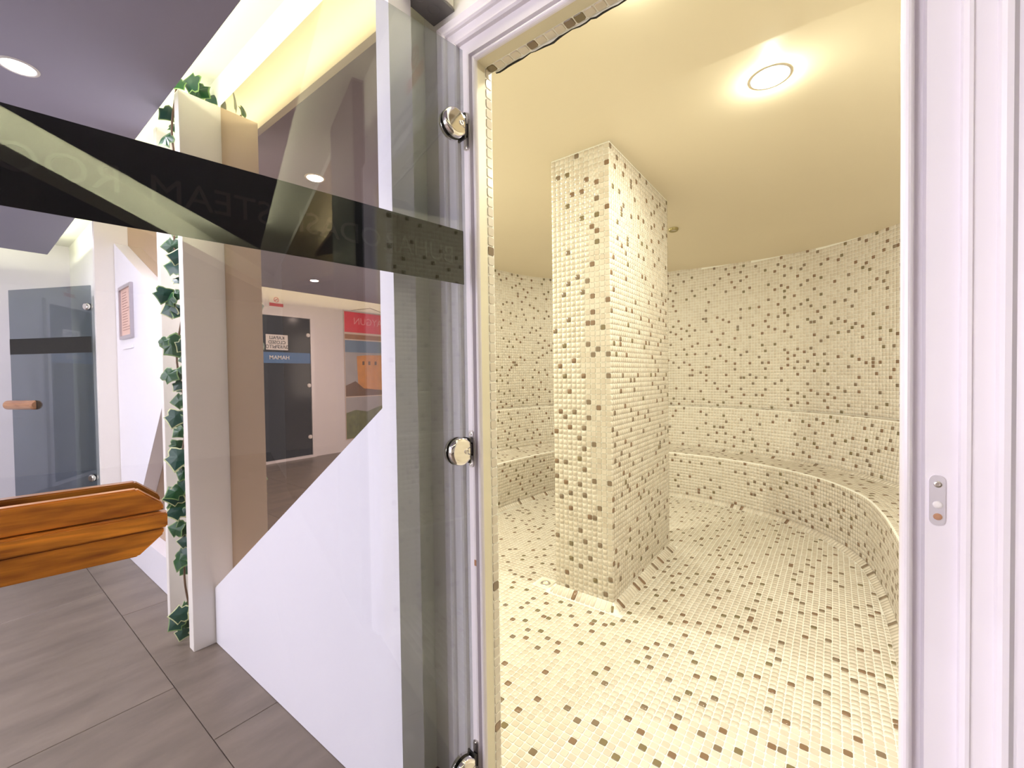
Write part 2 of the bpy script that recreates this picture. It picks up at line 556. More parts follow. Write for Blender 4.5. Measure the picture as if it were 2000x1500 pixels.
def strip_tiles(p0, p1, rows=None, zcap=False, s_min=0.0, dark=0.078):
    (o0, z0), (o1, z1) = p0, p1
    L = math.hypot(o1 - o0, z1 - z0)
    rows = rows or max(1, int(round(L / PITCH_T)))
    om = (o0 + o1) / 2
    P = BC + NOR * om
    arc = np.concatenate([[0], np.cumsum(np.linalg.norm(np.diff(P, axis=0), axis=1))])
    cols = int(arc[-1] / PITCH_T)
    s = (np.arange(cols) + 0.5) * arc[-1] / cols
    Cs, Us, Vs = [], [], []
    sl = np.array([o1 - o0, z1 - z0]) / L
    for r in range(rows):
        t = (r + 0.5) / rows
        o, z = o0 + (o1 - o0) * t, z0 + (z1 - z0) * t
        Q = BC + NOR * o
        x = np.interp(s, arc, Q[:, 0]); y = np.interp(s, arc, Q[:, 1])
        tx = np.interp(s, arc, TAN[:, 0]); ty = np.interp(s, arc, TAN[:, 1])
        ln = np.hypot(tx, ty); tx, ty = tx / ln, ty / ln
        zt = np.interp(s, arc, ZTOP)
        keep = (y > 0.93)
        if zcap:
            keep &= z < zt - 0.004
        nx, ny = -ty, tx
        Cs.append(np.stack([x, y, np.full(cols, z)], 1)[keep])
        Us.append(np.stack([tx, ty, np.zeros(cols)], 1)[keep])
        Vs.append(np.stack([nx * sl[0], ny * sl[0], np.full(cols, sl[1])], 1)[keep])
    C, U, V = np.concatenate(Cs), np.concatenate(Us), np.concatenate(Vs)
    step = arc[-1] / cols
    # hu shrinks on rows whose curve is tighter than the middle one
    return C, U, V, step / 2 - 0.0011, L / rows / 2 - 0.0011, pick_mats(len(C), dark)

def spread_dark(C, rate):
    """dark tiles scattered the way a mosaic sheet has them: seldom side by side"""
    n = len(C)
    out = rng.integers(0, 3, n)
    seen = {}
    cell = PITCH_T * 1.9
    for i in rng.permutation(n)[:int(n * rate * 1.55)]:
        k = tuple(np.floor(C[i] / cell).astype(int))
        hit = False
        for dx in (-1, 0, 1):
            for dy in (-1, 0, 1):
                for dz in (-1, 0, 1):
                    for q in seen.get((k[0] + dx, k[1] + dy, k[2] + dz), ()):
                        if ((q - C[i]) ** 2).sum() < (PITCH_T * 2.1) ** 2:
                            hit = True
        if hit and rng.random() < 0.90:
            continue
        seen.setdefault(k, []).append(C[i])
        out[i] = (3, 3, 4, 4, 5)[rng.integers(0, 5)]
    return out

def put_tiles(parent, parts, singles=0, octa=False, rate=0.082):
    """parts: tuples from strip_tiles / grid_tiles; the 'singles' nearest become objects, the rest one stuff mesh"""
    C = np.concatenate([p[0] for p in parts]); U = np.concatenate([p[1] for p in parts]); V = np.concatenate([p[2] for p in parts])
    hu = np.concatenate([np.full(len(p[0]), p[3]) for p in parts]); hv = np.concatenate([np.full(len(p[0]), p[4]) for p in parts])
    mi = spread_dark(C, rate)
    sel = np.zeros(len(C), bool)
    if singles:
        N = np.cross(U, V)
        d = CAMP - C
        facing = (N * d).sum(1) / np.linalg.norm(d, axis=1)
        a = in_view_size(C) ** 2 * np.maximum(facing, 0)
        # what the left jamb hides is not in view
        t = (0.9 - CAMP[1]) / np.maximum(C[:, 1] - CAMP[1], 1e-6)
        xj = (C[:, 0]) * t
        a = np.where((xj < -0.74) | (xj > 0.09), 0, a)
        order = np.argsort(-a)[:singles]
        sel[order] = a[order] > 0
        for i in np.nonzero(sel)[0]:
            tile_single(C[i], U[i], V[i], float(hu[i]), float(hv[i]), mi[i], parent)
    r = ~sel
    return tiles_stuff('tile_field', C[r], U[r], V[r], hu[r], hv[r], mi[r], parent, octa)

# curved wall
wall_back = strip_surface('wall_back', [(OFF_WALL, 0.80), (OFF_WALL, 2.2)], M['grout'], None, True)
tag(wall_back, kind='structure')
put_tiles(wall_back, [strip_tiles((OFF_WALL - 0.0005, 0.826), (OFF_WALL - 0.0005, 0.826 + PITCH_T * 53), 53, True)])

# bench round the room
bench = empty('tiled_bench', (-1.0, 4.0, 0.0))
tag(bench, 'long curved bench of cream and brown mosaic built round the steam room wall', 'bench')
bench.location = (0, 0, 0)
o = strip_surface('seat_base', [(0.0, 0.0), (0.0, 0.402), (0.006, 0.408), (0.27, 0.415), (0.30, 0.432)], M['grout'], bench)
o = strip_surface('backrest', [(0.30, 0.432), (0.355, 0.812), (0.36, 0.818), (0.425, 0.822)], M['grout'], bench)
fr = strip_tiles((-0.0005, 0.03), (-0.0005, 0.402), 14)
seat = strip_tiles((0.006, 0.409), (0.27, 0.4155), 10)
cove = strip_tiles((0.27, 0.416), (0.30, 0.434), 1)
back = strip_tiles((0.30, 0.434), (0.355, 0.814), 14)
ledge = strip_tiles((0.36, 0.8185), (0.42, 0.8225), 2)
put_tiles(bench, [fr, seat, cove, back, ledge])
# sloping row of tiles where bench and floor meet
sk = strip_surface('skirting', [(-0.034, 0.001), (0.002, 0.030)], M['grout'], bench)
p = strip_tiles((-0.0335, 0.0015), (0.0, 0.0300), 1)
so = put_tiles(bench, [(p[0] + np.array([0, 0, 0.0006]), *p[1:])])

# floor of the steam room
fs_v = [(-3.0, 0.89, 0), (1.0, 0.89, 0), (1.0, 4.8, 0), (-3.0, 4.8, 0)]
steam_floor = mesh_obj('floor', fs_v, [(0, 1, 2, 3)], M['grout'])
tag(steam_floor, kind='structure')
xs = np.arange(-2.25 + 0.0132, 0.25, PITCH_T); ys = np.arange(0.90 + 0.0132, 4.12, PITCH_T)
gx, gy = np.meshgrid(xs, ys)
# sheets sit a little off one another
shift = (np.floor(gy / (PITCH_T * 12)) * 0.0012)
FC = np.stack([(gx + shift).ravel(), gy.ravel(), np.full(gx.size, 0.0002)], 1)
# inside the curve, outside the pillar
PX0, PX1, PY0, PY1 = -1.178, -0.853, 1.929, 2.825
from_poly = np.concatenate([BC - NOR * 0.028, [[0.207, 0.9]], [[-2.222, 0.9]]])
def inside(P, poly):
    x, y = P[:, 0], P[:, 1]
    r = np.zeros(len(P), bool)
    j = len(poly) - 1
    for i in range(len(poly)):
        xi, yi = poly[i]; xj, yj = poly[j]
        c = ((yi > y) != (yj > y)) & (x < (xj - xi) * (y - yi) / (yj - yi + 1e-12) + xi)
        r ^= c
        j = i
    return r
ok = inside(FC[:, :2], from_poly)
ok &= ~((FC[:, 0] > PX0 - 0.048) & (FC[:, 0] < PX1 + 0.048) & (FC[:, 1] > PY0 - 0.048) & (FC[:, 1] < PY1 + 0.048))
DR = [(-1.262, 1.955), (-0.895, 3.93)]
for dx, dy in DR:
    ok &= ~((abs(FC[:, 0] - dx) < 0.045) & (abs(FC[:, 1] - dy) < 0.045))
FC = FC[ok]
nF = len(FC)
put_tiles(steam_floor, [(FC, np.tile([1.0, 0, 0], (nF, 1)), np.tile([0, 1.0, 0], (nF, 1)), PITCH_T / 2 - 0.0011, PITCH_T / 2 - 0.0011, pick_mats(nF, 0.085))], singles=300, octa=True)

# pillar
pillar = empty('pillar', (0, 0, 0))
tag(pillar, 'square mosaic tiled pillar standing floor to ceiling in the steam room', 'pillar', kind='thing')
ZC = 2.272
box('core', PX0 + 0.001, PX1 - 0.001, PY0 + 0.001, PY1 - 0.001, 0.0, ZC - 0.0005, M['grout'], pillar)
def face_tiles(p0, u, wdt, rows, z0, dark):
    cols = max(1, int(round(wdt / PITCH_T)))
    st = wdt / cols
    i, j = np.meshgrid(np.arange(cols), np.arange(rows))
    u = np.array(u, float)
    C = np.array([p0[0], p0[1], 0.0]) + ((i.ravel() + 0.5) * st)[:, None] * u
    C[:, 2] = z0 + (j.ravel() + 0.5) * PITCH_T
    n = len(C)
    return C, np.tile(u, (n, 1)), np.tile([0, 0, 1.0], (n, 1)), st / 2 - 0.0011, PITCH_T / 2 - 0.0011, pick_mats(n, dark)
rows = 85
z0 = 0.022
pf = [face_tiles((PX0, PY0), (1, 0, 0), PX1 - PX0, rows, z0, 0.085), face_tiles((PX1, PY0), (0, 1, 0), PY1 - PY0, rows, z0, 0.075),
      face_tiles((PX1, PY1), (-1, 0, 0), PX1 - PX0, rows, z0, 0.08), face_tiles((PX0, PY1), (0, -1, 0), PY1 - PY0, rows, z0, 0.08)]
# skirting of sloping tiles round its foot
e = 0.045
sv, sf = [], []
ring0 = [(PX0, PY0), (PX1, PY0), (PX1, PY1), (PX0, PY1)]
dirs = [(-1, -1), (1, -1), (1, 1), (-1, 1)]
def rr(d, r=0.018, seg=4, base=None):
    pts = []
    for (bx, by), (sx, sy), a0 in zip(ring0, dirs, (180, 270, 0, 90)):
        cx, cy = bx + sx * (d - r), by + sy * (d - r)
        for k in range(seg + 1):
            a = math.radians(a0 + 90 * k / seg)
            pts.append((cx + r * math.cos(a), cy + r * math.sin(a)))
    return pts
outer = rr(e)
inner = []
for (bx, by), (sx, sy) in zip(ring0, dirs):
    inner += [(bx, by)] * 5
sv = [(x, y, 0.0005) for x, y in outer] + [(x, y, 0.034) for x, y in inner]
nn = len(outer)
sf = [(i, (i + 1) % nn, nn + (i + 1) % nn, nn + i) for i in range(nn)]
mesh_obj('skirting', sv, sf, M['grout'], None, pillar)
sl = np.array([e, 0.0335]); sl /= np.linalg.norm(sl)
skp = []
for (p0, u, wd, nrm) in (((PX0, PY0), (1, 0, 0), PX1 - PX0, (0, -1)), ((PX1, PY0), (0, 1, 0), PY1 - PY0, (1, 0)), ((PX1, PY1), (-1, 0, 0), PX1 - PX0, (0, 1)), ((PX0, PY1), (0, -1, 0), PY1 - PY0, (-1, 0))):
    cols = int(round(wd / PITCH_T)); st = wd / cols
    C = np.array([[p0[0] + u[0] * (k + .5) * st + nrm[0] * e * .5, p0[1] + u[1] * (k + .5) * st + nrm[1] * e * .5, 0.0178] for k in range(cols)])
    V = np.array([-nrm[0] * sl[0], -nrm[1] * sl[0], sl[1]])
    skp.append((C, np.tile(np.array(u, float), (cols, 1)), np.tile(V, (cols, 1)), st / 2 - 0.0011, 0.0255, pick_mats(cols, 0.12)))
for (bx, by), (sx, sy) in zip(ring0, dirs):      # a fan of three at each corner
    for f in (15, 45, 75):
        c_, s_ = math.cos(math.radians(f)), math.sin(math.radians(f))
        d2_ = np.array([sx * c_, sy * s_]); r_ = 0.0285
        hh2 = 0.034 * (1 - r_ / 0.047)
        V = np.array([-d2_[0] * 0.80, -d2_[1] * 0.80, 0.60])
        U = np.cross(V, np.cross(np.array([-d2_[1], d2_[0], 0.0]), V)); U /= np.linalg.norm(U)
        if np.cross(U, V)[2] < 0:
            U = -U
        skp.append((np.array([[bx + d2_[0] * r_, by + d2_[1] * r_, hh2 + 0.0016]]), U[None], V[None], 0.0062, 0.0165, pick_mats(1)))
put_tiles(pillar, pf + skp, singles=300, octa=True)

# ceiling of the steam room: flat over the middle, falling to the wall, rising towards the door
gxs = np.linspace(-2.8, 0.95, 60); gys = np.concatenate([[0.90, 1.3, 1.688, 1.70], np.linspace(1.8, 4.75, 48)])
GX, GY = np.meshgrid(gxs, gys)
Pq = np.stack([GX.ravel(), GY.ravel()], 1)
D2 = ((Pq[:, None, :] - BC[None, ::3, :]) ** 2).sum(2)
ni = D2.argmin(1)
dist = np.sqrt(D2.min(1)) * np.where(inside(Pq, np.concatenate([BC, [[0.235, -5]], [[-2.25, -5]]])), -1, 1)
tt = np.clip((dist + 0.28) / (0.28 + OFF_WALL), 0, 1.15)
zc = 2.272 - (2.272 - ZTOP[::3][ni]) * tt ** 1.7
near = np.clip(1.688 - Pq[:, 1], 0, None)
zc = np.where(near > 0, 2.284 + near * 0.05, zc)
cv = np.stack([Pq[:, 0], Pq[:, 1], zc], 1)
nx_ = len(gxs)
cf = [(j * nx_ + i, j * nx_ + i + 1, (j + 1) * nx_ + i + 1, (j + 1) * nx_ + i) for j in range(len(gys) - 1) for i in range(nx_ - 1)]
sc = mesh_obj('ceiling', cv, cf, M['steam_ceiling'], None, None, True)
tag(sc, kind='structure')
try:
    sc.data.set_sharp_from_angle(angle=math.radians(25))
except Exception:
    pass

# lamps, nozzle, drains
def steam_lamp(x, y, label, dz=0.0):
    t = empty('ceiling_lamp', (x, y, 2.2715 + dz))
    tag(t, label, 'lamp')
    lathe('trim_ring', [(0.058, 0.002), (0.059, -0.0010), (0.066, -0.0014), (0.069, 0.0003)], M['box_white'], t)
    lathe('diffuser', [(0.0, -0.005), (0.03, -0.0045), (0.05, -0.003), (0.058, 0.0)], M['lamp'], t)
    return t
steam_lamp(-0.188, 1.906, 'round glowing lamp recessed in the cream steam room ceiling')
l4 = steam_lamp(-0.45, 1.22, 'round added ceiling lamp just inside the steam room doorway, unseen above the view', 0.0335)  # added to light the front of the pillar
l2 = steam_lamp(-1.95, 1.73, 'round ceiling lamp hidden beyond the left door jamb of the steam room')
l3 = steam_lamp(-1.55, 3.35, 'round added fill lamp hidden behind the mosaic pillar')  # put in out of sight to brighten the far walls
noz = empty('steam_nozzle', (-0.979, 3.398, 2.262))
tag(noz, 'small brass ring nozzle on the steam room ceiling behind the pillar', 'nozzle')
lathe('ring', [(0.020, -0.006), (0.030, -0.012), (0.036, -0.006), (0.036, 0.012)], mat('brass_ring', (0.42, 0.36, 0.18), 0.35, metal=0.6), noz)
lathe('cap', [(0.0, -0.004), (0.020, -0.004), (0.020, 0.008)], M['box_white'], noz)
for (dx, dy), lb in zip(DR, ('pale square floor drain set in mosaic at the foot of the pillar', 'pale square floor drain in the mosaic in front of the far bench')):
    t = empty('floor_drain', (dx, dy, 0.0))
    tag(t, lb, 'drain')
    box('plate', -0.043, 0.043, -0.043, 0.043, 0.0002, 0.0022, M['drain'], t, 0.0006)
    lathe('grate_ring', [(0.016, 0.0022), (0.018, 0.0040), (0.026, 0.0040), (0.028, 0.0022)], M['steel'], t, 24)

# ------------------------------------------------------------------ doorway wall and frame
XL, XR, ZH = -0.735, 0.08, 1.969
OO = 0.10
bm = bmesh.new()
bm_box(bm, -0.94, XL - OO + 0.02, YW, 0.90, 0, 2.6)
bm_box(bm, XR + OO - 0.02, 6.0, YW, 0.90, 0, 2.6)
bm_box(bm, XL - OO + 0.02, XR + OO - 0.02, YW, 0.90, ZH + OO - 0.02, 2.6)
wf = bm_obj('wall_front', bm, M['wall'])
tag(wf, kind='structure')
# the room-side face of that wall, tiled round the opening
bm = bmesh.new()
bm_box(bm, -2.9, XL - 0.016, 0.90, 0.913, 0, 2.45)
bm_box(bm, XR + 0.018, 0.95, 0.90, 0.913, 0, 2.45)
bm_box(bm, XL - 0.018, XR + 0.018, 0.90, 0.913, ZH + 0.018, 2.45)
wfi = bm_obj('wall_inner', bm, M['grout'])
tag(wfi, kind='structure')

door_frame = empty('door_1', (0, 0, 0))
tag(door_frame, kind='structure')
def frame_sweep(name, prof, m, parent):
    """prof: (outward offset, y); swept up the left jamb, across the head and down the right jamb with mitres"""
    verts, faces = [], []
    for o, y in prof:
        verts += [(XL - o, y, 0.0), (XL - o, y, ZH + o), (XR + o, y, ZH + o), (XR + o, y, 0.0)]
    for j in range(len(prof) - 1):
        for k in range(3):
            a = j * 4 + k
            faces.append((a, a + 1, a + 5, a + 4))
    return mesh_obj(name, verts, faces, m, None, parent)
frame_sweep('reveal', [(0.010, 0.886), (0.0, YW + 0.004)], M['reveal'], door_frame)
bead = [(0.0, YW + 0.004)] + [(0.0075 - 0.0075 * math.cos(a), YW + 0.004 - 0.010 * math.sin(a)) for a in np.linspace(0, math.pi, 9)] + [(0.015, YW + 0.004), (0.015, YW + 0.016)]
frame_sweep('bead', bead, M['frame'], door_frame)
frame_sweep('rebate', [(0.015, YW + 0.016), (0.025, YW + 0.016), (0.027, YW)], M['frame'], door_frame)
frame_sweep('jamb_face', [(0.027, YW), (0.060, YW)], M['frame'], door_frame)
cas = [(0.060, YW), (0.061, YW - 0.010), (0.066, YW - 0.014), (0.070, YW - 0.014), (0.072, YW - 0.010), (0.092, YW - 0.012), (0.094, YW - 0.018), (0.098, YW - 0.022), (0.104, YW - 0.022),
       (0.107, YW - 0.018), (0.110, YW - 0.014), (0.126, YW - 0.018), (0.131, YW - 0.014), (0.132, YW + 0.001)]
frame_sweep('casing', cas, M['frame'], door_frame)
# one row of mosaic round the inside of the opening
tz = np.arange(0.013, 1.975, 0.0264)
bm = bmesh.new()
JO = 0.0098
bm_box(bm, XL - JO - 0.006, XL - JO, 0.8855, 0.9135, 0, ZH + 0.02)
bm_box(bm, XR + JO, XR + JO + 0.006, 0.8855, 0.9135, 0, ZH + 0.02)
bm_box(bm, XL - JO, XR + JO, 0.8855, 0.9135, ZH + JO, ZH + JO + 0.006)
bm_obj('grout_bed', bm, M['grout'], door_frame)
hw = 0.0264 / 2 - 0.0011
ml = pick_mats(len(tz), 0.09); mr = pick_mats(len(tz), 0.09)
for z, a, b in zip(tz, ml, mr):
    if z < ZH - 0.0:
        tile_single((XL - JO + 0.0003, 0.8992, z), (0, 1, 0), (0, 0, 1), hw, hw, a, door_frame)
        tile_single((XR + JO - 0.0003, 0.8992, z), (0, -1, 0), (0, 0, 1), hw, hw, b, door_frame)
hx = np.arange(XL + 0.004, XR, 0.0264)
mh = pick_mats(len(hx), 0.0)
for k in (0, 5, 9, 10, 18, 23, 27):
    if k < len(mh): mh[k] = 4 if k % 2 else 5
for x, a in zip(hx, mh):
    tile_single((x, 0.8992, ZH + JO - 0.0003), (1, 0, 0), (0, -1, 0), hw, hw, a, door_frame)
# the ragged gap behind the head tiles
gv, gf = [], []
xx = XL + 0.004
pts = []
while xx < XR:
    pts.append((xx, ZH + JO - 0.0005 - rnd.random() * 0.006))
    xx += 0.010 + rnd.random() * 0.018
for k, (x, z) in enumerate(pts):
    dpt = 0.0012 + rnd.random() * 0.0035 if not (6 < k < 9 or 13 < k < 15) else 0.0002
    gv += [(x, 0.9150, z), (x, 0.9152, z - dpt), (x, 0.918, z - dpt), (x, 0.918, z)]
for k in range(len(pts) - 1):
    a = 4 * k
    gf += [(a, a + 1, a + 5, a + 4), (a + 1, a + 2, a + 6, a + 5)]
mesh_obj('crack', gv, gf, M['dark_hole'], None, door_frame)
# plaster edge above it
bm = bmesh.new()
for k in range(len(pts) - 1):
    (xa, za), (xb, zb) = pts[k], pts[k + 1]
    vs = [bm.verts.new(q) for q in ((xa, 0.9135, ZH + JO), (xb, 0.9135, ZH + JO), (xb, 0.9148, zb), (xa, 0.9148, za))]
    bm.faces.new(vs)
bm_obj('plaster_edge', bm, M['grout'], door_frame)
box('threshold', XL - 0.012, XR + 0.012, YW - 0.001, 0.905, -0.006, 0.003, M['steel'], door_frame, 0.001)
# magnet plate on the right jamb
sp = empty('strike_plate', (0, 0, 0)); sp.parent = door_frame; 
bm = bmesh.new()
n = 10
pl = []
cx_, w_, zc0, hh_ = XR + 0.0395, 0.0085, 0.965, 0.0275
for k in range(2 * n + 2):
    a = math.pi * (k if k <= n else k - 1) / n
    cy_ = hh_ if k <= n else -hh_
    pl.append((cx_ + w_ * math.cos(a), zc0 + cy_ + w_ * math.sin(a)))
a_ = [bm.verts.new((x, YW - 0.002, z)) for x, z in pl]; b_ = [bm.verts.new((x, YW + 0.001, z)) for x, z in pl]
bm.faces.new(a_)
for k in range(len(pl)):
    bm.faces.new((a_[k], b_[k], b_[(k + 1) % len(pl)], a_[(k + 1) % len(pl)]))
bm_obj('plate', bm, mat('pale_steel', (0.80, 0.77, 0.84), 0.3, metal=0.55), sp)
ROT_Y = Matrix.Rotation(math.radians(90), 4, 'X')      # local z -> -y
for zz, mm, r0 in ((zc0 + 0.023, M['steel'], 0.0042), (zc0 - 0.023, M['rust'], 0.0044), (zc0 - 0.006, M['sign_white'], 0.0048)):
    m_ = Matrix.Translation((cx_ + 0.0005, YW - 0.002, zz)) @ ROT_Y
    lathe('screw' if mm is not M['sign_white'] else 'magnet', [(0.0, 0.0006), (r0 * .4, 0.0006), (r0, 0.0016), (r0 * 1.1, 0.0)], mm, sp, 16, m_)
# chip in the paint of the left jamb
box('paint_chip', XL - 0.034, XL - 0.027, YW - 0.0006, YW + 0.001, 0.640, 0.656, M['rust'], door_frame)

# ------------------------------------------------------------------ main glass door (hinged on the left jamb, standing open)
TH = math.radians(9.5)
HX, HY = -0.768, 0.825
door = empty('glass_door', (HX, HY, 0), math.pi * 1.5 - TH)       # local x runs from the hinge to the free edge
tag(door, 'open tinted glass steam room door with a wide black lettered band', 'door', kind='thing')
# local: x = s, y = towards +normal? (checked: rot of (0,1) gives the side the camera stands on)
DW = 0.905
box('glass_pane', 0.004, DW, -0.004, 0.004, 0.012, 1.996, M['glass'], door)
box('band', 0.004, DW, -0.0062, -0.0050, 1.392, 1.532, M['black_film'], door)
# lettering read from the far side, so it shows mirrored here
tm = frame_mtx((0.035, -0.0042, 1.462), (1, 0, 0), (0, 0, 1))
for body, sx in (('BUHAR', 0.035), ('ODASI', 0.235), ('STEAM', 0.455), ('ROOM', 0.665)):
    text_mesh('letter', body, 0.060, M['film_letter'], door, frame_mtx((sx, -0.0046, 1.460), (1, 0, 0), (0, 0, 1)), depth=0.0002)
# hinges
def hinge(z):
    hg = bpy.data.objects.new('hinge', None); hg.empty_display_size = 0.03
    link(hg, door)
    hg.location = (0, 0, z)
    for sgn in (1, -1):
        m_ = Matrix.Translation((0.034, 0.0045 * sgn, 0)) @ Matrix.Rotation(math.radians(-90 * sgn), 4, 'X') @ Matrix.Rotation(math.radians(180), 4, 'Z')
        lathe('disc', [(0.0, 0.0135), (0.026, 0.0135), (0.0325, 0.0122), (0.0358, 0.0090), (0.0358, 0.0020), (0.0366, 0.0), (0.0, 0.0)], M['chrome'], hg, 40, m_, cut=0.024)
        if sgn == 1:
            m2 = Matrix.Translation((0.022, 0.0181, 0.0)) @ Matrix.Rotation(math.radians(-90), 4, 'X')
            lathe('cap_screw', [(0.0, 0.0004), (0.0030, 0.0004), (0.0032, 0.0015), (0.0062, 0.0015), (0.0070, 0.0)], M['steel'], hg, 20, m2)
    box('gasket', 0.0050, 0.0095, -0.015, 0.0150, -0.033, 0.033, M['gasket'], hg)
    # wall plate fixed on the jamb face
    wp = [(0.0130 * math.cos(a) * 0.62, 0.040 * (1 if math.sin(a) >= 0 else -1) + 0.0085 * math.sin(a)) for a in np.linspace(0, 2 * math.pi, 24, endpoint=False)]
    return hg
for z in (1.797, 0.956, 0.112):
    hg = hinge(z)
# wall plates (they sit square on the jamb face, so they are placed in the frame's own directions)
inv = (Matrix.Translation((HX, HY, 0)) @ Matrix.Rotation(math.pi * 1.5 - TH, 4, 'Z')).inverted()
for hg in [c for c in door.children if c.name.startswith('hinge')]:
    z = hg.location.z
    bm = bmesh.new()
    n = 8; pl = []
    x0p, wv, hv_ = -0.7725, 0.0085, 0.0415
    for k in range(2 * n + 2):
        a = math.pi * (k if k <= n else k - 1) / n
        cy_ = hv_ if k <= n else -hv_
        pl.append((x0p + wv * math.cos(a), z + cy_ + wv * math.sin(a)))
    a_ = [bm.verts.new((x, YW - 0.0035, q)) for x, q in pl]; b_ = [bm.verts.new((x, YW + 0.001, q)) for x, q in pl]
    bm.faces.new(a_)
    for k in range(len(pl)):
        bm.faces.new((a_[k], b_[k], b_[(k + 1) % len(pl)], a_[(k + 1) % len(pl)]))
    wpo = bm_obj('wall_plate', bm, M['steel'], hg)
    off = Matrix.Translation((0, 0, z)).inverted() @ inv
    wpo.matrix_basis = off
    kn = box('knuckle', x0p - 0.0015, x0p + 0.0060, YW - 0.012, YW - 0.0036, z - 0.0135, z + 0.0135, M['steel'], hg)
    kn.matrix_basis = off
    kb = box('knuckle_gap', x0p - 0.0055, x0p + 0.0078, YW - 0.0052, YW - 0.0034, z - 0.0175, z + 0.0175, M['gasket'], hg)
    kb.matrix_basis = off
    for q in (0.041, -0.041):
        lathe('screw', [(0.0, 0.0004), (0.0016, 0.0004), (0.0034, 0.0014), (0.0038, 0.0)], M['chrome'], hg, 14, off @ Matrix.Translation((x0p, YW - 0.0035, z + q)) @ ROT_Y)
# wooden pull: an eight-sided board with a raised bar on either face
def pull(parent, s0, s1, zc, hh, y0, y1, cham, m, wood, bar=True):
    hd = bpy.data.objects.new('handle', None); hd.empty_display_size = 0.05
    link(hd, parent)
    for sg in (1, -1):
        ya, yb = (y0, y1) if sg > 0 else (-y0 - 0.010, -y1 - 0.014)
        g = 0.0135
        up = [(s0, zc + g), (s1, zc + g), (s1, zc + hh - cham), (s1 - cham * 1.1, zc + hh), (s0 + cham * 1.1, zc + hh), (s0, zc + hh - cham)]
        lo = [(s0, zc - hh + cham), (s0 + cham * 1.1, zc - hh), (s1 - cham * 1.1, zc - hh), (s1, zc - hh + cham), (s1, zc - g), (s0, zc - g)]
        prism_y('board', up, ya, yb, wood, hd, 0.0022)
        prism_y('board', lo, ya, yb, wood, hd, 0.0022)
        bm = bmesh.new()
        yc, yd = sorted((ya + sg * 0.003, yb + sg * 0.011))
        bm_box(bm, s0 - 0.004, s1 + 0.004, yc, yd, zc - 0.0112, zc + 0.0112, 0, 0.0018)
        bm_obj('grip_bar', bm, wood, hd)
        for q in (0.2, 0.8):
            lathe('spacer', [(0.0, 0.0), (0.011, 0.0), (0.011, abs(ya) + 0.004 - 0.0045), (0.0, abs(ya) + 0.004 - 0.0045)], M['steel'], hd, 16,
                  Matrix.Translation((s0 + (s1 - s0) * q, sg * 0.0045, zc)) @ Matrix.Rotation(math.radians(-90 * sg), 4, 'X'))
    return hd
pull(door, 0.631, 0.935, 0.9340, 0.0515, 0.0180, 0.0350, 0.028, None, M['wood'])

# ------------------------------------------------------------------ corridor shell
XE = -6.1
# floor: dark bed with large stone tiles
cfloor = mesh_obj('floor', [(XE - 0.1, -3.8, -0.006), (6.1, -3.8, -0.006), (6.1, 0.90, -0.006), (XE - 0.1, 0.90, -0.006)], [(0, 1, 2, 3)], M['joint'])
tag(cfloor, kind='structure')
_ft = {}
def stone(x0, x1, y0, y1, k):
    g = 0.0012
    key = (round(x1 - x0, 4), round(y1 - y0, 4), k)
    if key not in _ft:
        bm = bmesh.new()
        wx, wy = (x1 - x0) / 2 - g, (y1 - y0) / 2 - g
        v0 = [bm.verts.new(q) for q in ((-wx, -wy, -0.006), (wx, -wy, -0.006), (wx, wy, -0.006), (-wx, wy, -0.006))]
        v1 = [bm.verts.new(q) for q in ((-wx, -wy, -0.001), (wx, -wy, -0.001), (wx, wy, -0.001), (-wx, wy, -0.001))]
        b = 0.001
        v2 = [bm.verts.new(q) for q in ((-wx + b, -wy + b, 0), (wx - b, -wy + b, 0), (wx - b, wy - b, 0), (-wx + b, wy - b, 0))]
        for A, B in ((v0, v1), (v1, v2)):
            for i in range(4):
                bm.faces.new((A[i], A[(i + 1) % 4], B[(i + 1) % 4], B[i]))
        bm.faces.new(v2)
        me = bpy.data.meshes.new('stone_tile'); bm.to_mesh(me); bm.free()
        me.materials.append(FT[k])
        _ft[key] = me
    o = bpy.data.objects.new('stone_tile', _ft[key])
    link(o, cfloor)
    o.location = ((x0 + x1) / 2, (y0 + y1) / 2, 0)
row_y = [0.84, 0.48, -0.12, -0.72, -1.32, -1.92, -2.52, -3.12, -3.72]
for r in range(len(row_y) - 1):
    y1_, y0_ = row_y[r], row_y[r + 1]
    off = -2.776 if r % 2 == 0 else -1.966
    x = off - 1.2 * 4
    while x < 4.0:
        a, b = max(x, XE), min(x + 1.2, 6.0)
        if b - a > 0.05:
            stone(a, b, y0_, y1_, (r * 2 + int((x + 20) / 1.2)) % 3)
        x += 1.2
# dropped ceiling: an island with light gaps at its edges
AN = [(-5.75, 0.566), (2.69, 0.572), (0.30, -0.86), (0.30, -3.3), (-5.75, -3.3)]
ceil = prism_z('ceiling', AN, 2.322, 2.358, M['ceiling'])
tag(ceil, kind='structure')
slab = prism_z('ceiling', [(XE - 0.2, 0.9), (6.1, 0.9), (6.1, -3.9), (XE - 0.2, -3.9)], 2.50, 2.56, M['slab'])
tag(slab, kind='structure')
wl = box('wall_left', XE - 0.1, XE, -3.8, 0.84, 0, 2.5, M['wall_end']); tag(wl, kind='structure')
WX0, WX1, WZ0, WZ1 = -3.9, -1.3, 0.65, 2.25
bm = bmesh.new()
bm_box(bm, XE, WX0, -3.8, -3.7, 0, 2.5); bm_box(bm, WX1, 6.0, -3.8, -3.7, 0, 2.5)
bm_box(bm, WX0, WX1, -3.8, -3.7, 0, WZ0); bm_box(bm, WX0, WX1, -3.8, -3.7, WZ1, 2.5)
wr = bm_obj('wall_rear', bm, M['wall']); tag(wr, kind='structure')
